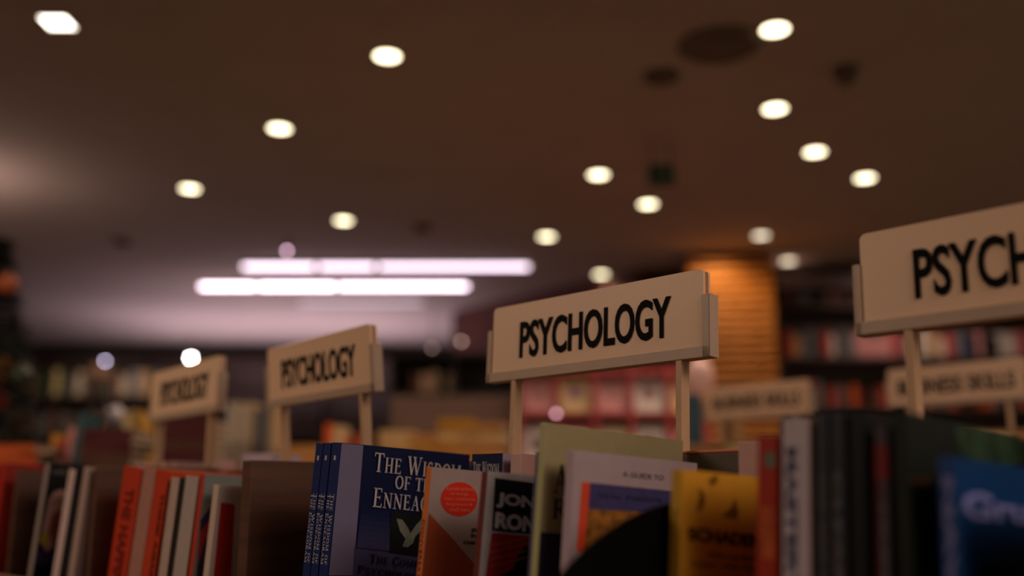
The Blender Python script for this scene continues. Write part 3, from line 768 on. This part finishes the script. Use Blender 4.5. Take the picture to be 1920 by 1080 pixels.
# ------------------------------------------------------------------ right rear wall bookcase (Y about 6.6)
def wall_case(name, label, x0, x1, y, zrows, m, depth=.25, ztop=None, rot=0, org=None, bays=.9):
    """zrows: heights of the shelf boards"""
    org = org or Vector((0, 0, 0))
    t = empty(name, label, 'bookcase', Matrix.Translation(org) @ Matrix.Rotation(rot, 4, 'Z'))
    ztop = ztop or zrows[-1] + .35
    bm = bmesh.new(); add_box(bm, x0, x1, y + depth, y + depth + .02, 0, ztop); obj('back_panel', bm, m, t)
    bm = bmesh.new(); add_box(bm, x0, x1, y, y + depth, ztop - .03, ztop); obj('top_board', bm, m, t)
    for z in zrows:
        bm = bmesh.new(); add_box(bm, x0, x1, y, y + depth, z - .025, z); obj('shelf', bm, m, t)
    n = max(1, round((x1 - x0) / bays))
    for i in range(n + 1):
        x = x0 + (x1 - x0) * i / n
        bm = bmesh.new(); add_box(bm, x - .012, x + .012, y - .004, y + depth, 0, ztop); obj('upright', bm, m, t)
    return t
dkw = mat((66, 46, 36), .6, kind='wood', grain=.15, scale=10)
Yr = 6.69
zr = at_y(1700, 668, Yr).z
rows = [zr - .7, zr - .35, zr, zr + .36]
wall_case('wall_bookcase', 'dark wall bookcase full of small books behind the nearest sign', 1.82, 4.6, Yr, rows, dkw, ztop=zr + .57)
for z, wh_, cs in ((rows[2], 'on the upper middle shelf of the dark wall bookcase', ['pink', 'red', 'white', 'grey', 'blue', 'pink', 'brown', 'tan', 'black']), (rows[1], 'on the lower shelf of the dark wall bookcase', ['brown', 'red', 'grey', 'orange', 'maroon', 'black']), (rows[3], 'on the topmost shelf of the dark wall bookcase', ['brown', 'maroon', 'grey', 'black'])):
    fill_row(Vector((0, Yr + .03, z)), Vector((1, 0, 0)), 0, 1.86, 3.75, cs, wh_, tmin=.03, tmax=.06, hmin=.13, hmax=.19, gap=.12)
# light strip over it
bm = bmesh.new(); add_box(bm, 1.82, 2.45, Yr - .06, Yr - .01, zr + .46, zr + .57)
tag(obj('header_board', bm, mat((120, 104, 104), .6, kind='painted_board')), 'greyish header board on top of the dark wall bookcase beside the pillar', 'sign board')

# ------------------------------------------------------------------ red and pink display under the middle sign
Yd = 4.7
dx0 = at_y(975, 760, Yd).x; dx1 = at_y(1325, 760, Yd).x
dt = empty('magazine_rack', 'red framed rack of pale face-out books under the middle sign', 'rack', Matrix.Translation((0, Yd, 0)))
redm = mat((150, 44, 42), .5, kind='red_board', grain=.06)
zt = at_y(1100, 684, Yd).z; zb = .0
bm = bmesh.new(); add_box(bm, dx0, dx1, .12, .14, 0, zt); obj('back_panel', bm, redm, dt)
shz = [at_y(1100, y, Yd).z for y in (870, 772, 694)]
for z in shz:
    bm = bmesh.new(); add_box(bm, dx0, dx1, 0, .12, z - .02, z); obj('shelf', bm, redm, dt)
nb = 5
for i in range(nb + 1):
    x = dx0 + (dx1 - dx0) * i / nb
    bm = bmesh.new(); add_box(bm, x - .012, x + .012, -.005, .12, 0, zt); obj('upright', bm, redm, dt)
cols = ['white', 'pink', 'beige', 'white', 'pink', 'pink', 'cream', 'pink', 'white', 'cream']
k = 0
for r_, z in enumerate(shz[:2]):
    for i in range(nb):
        x = dx0 + (dx1 - dx0) * (i + .5) / nb
        c = cols[k]; k += 1
        wdt = (dx1 - dx0) / nb * .84
        bm = bmesh.new()
        add_box(bm, -wdt / 2, wdt / 2, 0, .002, 0, .19); add_box(bm, -wdt / 2, wdt / 2, .012, .014, 0, .19); add_box(bm, -wdt / 2, -wdt / 2 + .002, 0, .014, 0, .19)
        rt = empty('face_out_book', f'{c} face-out book, column {["one", "two", "three", "four", "five"][i]} from the left in the {"lower" if r_ == 0 else "upper"} row of the red rack', 'book', Matrix.Translation((x, Yd + .04, z)) @ Matrix.Rotation(math.radians(-10), 4, 'X'), 'face-out books in the red rack')
        obj('cover', bm, mat(CN[c], .5, kind='cover_card', grain=.05), rt)
        bm = bmesh.new(); add_box(bm, -wdt / 2 + .003, wdt / 2 - .002, .002, .012, .001, .187); obj('pages', bm, page_m, rt)
        bm = bmesh.new(); add_box(bm, -wdt * .25, wdt * .25, -.001, 0, .06, .13); obj('cover_picture', bm, mat(random.choice([(150, 110, 110), (120, 96, 90), (170, 120, 110)]), .5, kind='print', grain=.2), rt)

# pale cylinder and bottle-like items right of right post (tall pale lamp and blue box)
p = at_y(1303, 700, 3.6)
bm = bmesh.new(); add_lathe(bm, [(.045, 0), (.052, .02), (.054, .09), (.044, .13), (.02, .15), (.006, .155)], 24)
o = obj('globe_ornament', bm, mat((206, 164, 156), .5, kind='frosted_glass'), smooth=True); o.location = (p.x + .015, p.y, at_y(1303, 752, 3.6).z)
tag(o, 'pale pink rounded ornament right of the middle sign post', 'ornament')
zz0 = o.location.z
bm = bmesh.new(); add_box(bm, -.02, .022, -.04, .04, 0, 0.20)
o = obj('standing_book', bm, CN and mat((62, 96, 112), .5, kind='cover_card'), bevel=.003); q_ = at_y(1300, 826, 3.1); o.location = (q_.x, q_.y, q_.z - .06)
tag(o, 'teal book standing right of the middle sign post', 'book')
teal_base = o.location.z
# table carrying them
def table(label, x0, x1, y0, y1, z, m, name='display_table'):
    t = empty(name, label, 'table', Matrix.Translation(((x0 + x1) / 2, (y0 + y1) / 2, 0)))
    a, b = (x1 - x0) / 2, (y1 - y0) / 2
    bm = bmesh.new(); add_box(bm, -a, a, -b, b, z - .03, z); obj('table_top', bm, m, t, bevel=.003)
    for sx in (-1, 1):
        for sy in (-1, 1):
            bm = bmesh.new(); cx, cy = sx * (a - .03), sy * (b - .03); add_box(bm, cx - .02, cx + .02, cy - .02, cy + .02, 0, z - .03); obj('leg', bm, m, t)
    return t
table('small tall table behind the tan bookcase holding the teal book', .50, .70, 3.0, 3.2, teal_base, tan)
table('small tall stand holding the pale pink ornament', .62, .82, 3.5, 3.7, zz0, tan)

# ------------------------------------------------------------------ mid distance tables of books, left to centre
table('long tan display table loaded with ochre book stacks behind the blue books', -.79, .05, 3.3, 3.9, EYE + .10, tan)
def stack(x, y, z, colors, n, where, w=.13, d=.19, tmin=.015, tmax=.03):
    for i in range(n):
        c = random.choice(colors); t = random.uniform(tmin, tmax)
        rz = random.uniform(-.15, .15)
        key = c
        plain_book(c, Vector((x - w / 2, y, z)), t, w, d, rz, f'{c} book lying in the stack {where}', f'{c} books lying in the stack {where}', flat=False)
        o = COL.objects[-1] if False else None
        # lay it down: rotate the last object
        ob = LAST[0]
        ob.matrix_world = Matrix.Translation((x, y, z + t / 2)) @ Matrix.Rotation(rz, 4, 'Z') @ Matrix.Translation((-w / 2, 0, 0)) @ Matrix.Rotation(math.radians(90), 4, 'Y') @ Matrix.Diagonal((t, d, w, 1))
        z += t + .0005
LAST = [None]
_pb = plain_book
def plain_book(*a, **k):
    o = _pb(*a, **k); LAST[0] = o; return o
tz = EYE + .10
for i, (px, n, cs, wh_) in enumerate(((560, 4, ['ochre', 'tan'], 'behind the left sign post'), (650, 3, ['beige', 'green', 'tan'], 'under the second sign'), (745, 6, ['cream', 'ochre'], 'left of centre on the long table'), (800, 6, ['ochre', 'tan'], 'at the centre of the long table'), (855, 7, ['ochre', 'tan', 'cream'], 'right of centre on the long table'), (910, 7, ['tan', 'cream'], 'beside the middle sign post'))):
    x = at_y(px, 830, 3.5).x
    stack(x, 3.5, tz, cs, n, wh_)
fill_row(Vector((0, 3.72, tz)), Vector((1, 0, 0)), 0, at_y(590, 800, 3.72).x, at_y(690, 800, 3.72).x, ['green', 'beige', 'orange', 'brown'], 'under the second sign from the left', hmin=.12, hmax=.2)

# dark cabinet (740-930, 650-800)
dx0 = at_y(735, 700, 5.6).x; dx1 = at_y(968, 700, 5.6).x
zc = at_y(800, 735, 5.6).z
wall_case('dark_cabinet', 'dark cabinet between the second and the middle sign', dx0, dx1, 5.6, [.5, .9, 1.3, zc], mat((38, 28, 24), .6, kind='wood', grain=.1), ztop=at_y(800, 660, 5.6).z, bays=.45)
fill_row(Vector((0, 5.65, zc)), Vector((1, 0, 0)), 0, dx0 + .1, dx0 + .36, ['beige', 'pink', 'brown'], 'on the dark cabinet left of the middle sign', hmin=.1, hmax=.16)
bm = bmesh.new(); add_box(bm, 0, dx1 - dx0 - .05, 0, .3, 0, at_y(800, 790, 4.9).z + .12)
o = obj('low_cabinet', bm, mat((104, 76, 62), .6, kind='wood', grain=.1), bevel=.004); o.location = (dx0 * 4.9 / 5.6, 4.9, 0)
tag(o, 'greyish brown low cabinet in front of the dark cabinet, left of the middle sign', 'cabinet')

# far left wall shelves
zf = at_y(200, 742, 10.3).z
wall_case('far_bookcase', 'long dark bookcase along the far wall at the left', -5.2, -.9, 10.2, [zf - .8, zf - .4, zf], mat((70, 54, 42), .6, kind='wood', grain=.1), ztop=at_y(200, 676, 10.3).z, bays=1.1)
fill_row(Vector((0, 10.24, zf)), Vector((1, 0, 0)), 0, -5.1, -3.2, ['beige', 'tan', 'green', 'grey', 'cream', 'brown'], 'on the top shelf of the far wall bookcase', tmin=.04, tmax=.08, hmin=.2, hmax=.27)
fill_row(Vector((0, 10.24, zf - .4)), Vector((1, 0, 0)), 0, -5.1, -3.2, ['grey', 'brown', 'tan', 'black'], 'on the second shelf of the far wall bookcase', tmin=.04, tmax=.08, hmin=.2, hmax=.27)

# pile at (430-510, 770-860): pale shelf of books
px0 = at_y(425, 800, 3.6).x; px1 = at_y(525, 800, 3.6).x
zt0 = at_y(470, 868, 3.6).z
table('narrow table with pale magazines between the two left signs', px0 - .02, px1 + .02, 3.56, 3.9, zt0, dkw)
fill_row(Vector((0, 3.6, zt0)), Vector((1, 0, 0)), 0, px0, px1, ['beige', 'white', 'grey', 'beige', 'pink'], 'between the two left signs', tmin=.015, tmax=.03, hmin=.19, hmax=.22, gap=0)
# maroon stack under sign 1
zt0 = at_y(345, 870, 3.3).z
table('dark table with the maroon stack under the farthest sign', at_y(225, 850, 3.2).x, at_y(400, 850, 3.2).x, 3.12, 3.5, zt0, dkw)
stack(at_y(348, 830, 3.3).x, 3.3, zt0, ['maroon', 'maroon', 'brown'], 6, 'under the farthest sign', w=.16, tmin=.02, tmax=.028)
# yellow leaning folded booklets
for (px, ln, c, lb) in ((248, 8, 'cream', 'cream booklet leaning left of the farthest sign'), (270, 14, 'ochre', 'ochre booklet leaning against the cream one left of the farthest sign')):
    plain_book(c, Vector((at_y(px, 868, 3.25).x, 3.25, zt0)), (.045 if c == 'cream' else .03), .17, .1, 0, lb, None, lean=-ln)

# left: book table near the tree
zt1 = at_y(60, 905, 2.9).z
table('low dark table of mixed books beside the dark fir tree', at_y(-40, 880, 2.9).x, at_y(225, 880, 2.9).x, 2.62, 3.06, zt1, dkw)
stack(at_y(10, 880, 2.8).x, 2.8, zt1, ['orange', 'red'], 4, 'of red books at the left frame edge', w=.16, tmin=.022, tmax=.03)
stack(at_y(62, 880, 2.85).x, 2.85, zt1, ['green', 'grey'], 3, 'beside the red stack at the left', w=.12)
for px, c, h, lb in ((92, 'ochre', .14, 'small ochre book standing by the dark fir tree'), (106, 'red', .12, 'small red book standing by the dark fir tree'), (122, 'pink', .16, 'small pink book standing right of the fir tree'), (136, 'teal', .2, 'teal book standing under the yellowish glint'), (155, 'grey', .1, 'grey book standing right of the teal one')):
    plain_book(c, Vector((at_y(px, 880, 2.92).x, 2.92, zt1)), .02, h, .12, 0, lb, None, lean=4)
stack(at_y(190, 880, 2.8).x, 2.82, zt1, ['brown', 'maroon', 'brown', 'grey'], 7, 'of brown books left of the cream booklet', w=.14, tmin=.018, tmax=.024)
# pale globe and a round beige lamp at (185,690)
p = at_y(215, 782, 4.2)
bm = bmesh.new(); bmesh.ops.create_uvsphere(bm, u_segments=24, v_segments=12, radius=.045)
o = obj('globe', bm, mat((170, 164, 172), .4, kind='glazed_ball'), smooth=True); o.location = p
tag(o, 'pale grey ball on a post at the left, above the brown stack', 'ornament')
bm = bmesh.new(); add_lathe(bm, [(.07, -p.z), (.07, -p.z + .02), (.012, -p.z + .04), (.012, -.04)], 16); obj('stand', bm, dk, o)
p = at_y(186, 697, 6.0)
bm = bmesh.new(); add_lathe(bm, [(.03, .05), (.06, .03), (.075, -.02), (.07, -.05)], 24, cap=True)
o = obj('lamp_shade', bm, mat((206, 168, 140), .6, kind='lamp_fabric'), smooth=True); o.location = p; o.name = 'floor_lamp'
tag(o, 'beige lamp shade on a stand below the lilac spot lamp', 'lamp')
bm = bmesh.new(); add_lathe(bm, [(.12, -p.z), (.12, -p.z + .02), (.012, -p.z + .04), (.012, -.05)], 16); obj('stand', bm, dk, o)

# ------------------------------------------------------------------ fir tree at the left edge
tp = at_y(-45, 700, 3.5)
tr = empty('fir_tree', 'dark decorated fir tree cut by the left frame edge', 'tree', Matrix.Translation((tp.x, tp.y, 0)))
bm = bmesh.new(); add_lathe(bm, [(.04, 0), (.03, 1.0), (.012, 1.9)], 10); obj('trunk', bm, dkw, tr)
bm = bmesh.new()
zt_ = at_y(0, 440, 3.5).z; zb_ = .45
for i in range(11000):
    f = random.random() ** .8
    z = zb_ + (zt_ - zb_) * (1 - f) if False else zt_ - (zt_ - zb_) * f
    R_ = .045 + .20 * (zt_ - z) / .75 if zt_ - z < .75 else .245 + .1 * (zt_ - z - .75)
    a = random.uniform(0, 2 * math.pi); r0 = R_ * math.sqrt(random.random()); 
    c = Vector((r0 * math.cos(a), r0 * math.sin(a), z))
    L = random.uniform(.03, .06)
    d = Vector((math.cos(a) + random.uniform(-.5, .5), math.sin(a) + random.uniform(-.5, .5), random.uniform(-.6, .2))).normalized()
    s_ = d.cross(Vector((random.uniform(-1, 1), random.uniform(-1, 1), 1))).normalized() * .006
    n_ = d.cross(s_).normalized() * .003
    v0 = bm.verts.new(c + s_); v1 = bm.verts.new(c - s_); v2 = bm.verts.new(c + n_); v3 = bm.verts.new(c + d * L)
    bm.faces.new((v0, v1, v3)); bm.faces.new((v1, v2, v3)); bm.faces.new((v2, v0, v3))
obj('needles', bm, mat((17, 26, 15), .8, kind='fir_needles', grain=.3), tr)
for (px, py, c, nm, lb) in ((14, 532, (206, 110, 60), 'bauble', 'orange bauble hanging high on the dark fir tree'), (40, 705, (50, 66, 46), 'bauble', 'dark green bauble low on the dark fir tree')):
    p = at_y(px, py, 3.22)
    bm = bmesh.new(); bmesh.ops.create_uvsphere(bm, u_segments=20, v_segments=12, radius=.034)
    bb = obj(nm, bm, mat(c, .3, kind='bauble_glass'), smooth=True); bb.location = p
    tag(bb, lb, 'ornament')
    bm = bmesh.new(); add_lathe(bm, [(.006, .025), (.006, .034), (.002, .036), (.002, .05)], 10); obj('cap', bm, white_ring, bb)
# red and yellow poster at the left edge
p = at_y(4, 720, 4.3)
t = empty('poster_stand', 'red and yellow poster on a stand at the left frame edge behind the tree', 'poster', Matrix.Translation((p.x - .12, p.y, 0)))
bm = bmesh.new(); add_box(bm, -.14, .14, 0, .01, p.z - .11, p.z + .12); obj('board', bm, mat((186, 44, 36), .5, kind='print', grain=.05), t)
bm = bmesh.new(); add_box(bm, -.14, .14, -.002, 0, p.z + .03, p.z + .12); obj('yellow_print', bm, mat((206, 150, 50), .5, kind='print', grain=.05), t)
bm = bmesh.new(); add_box(bm, -.01, .01, .01, .03, 0, p.z + .05); add_box(bm, -.12, .12, -.05, .09, 0, .02); obj('stand', bm, dk, t)
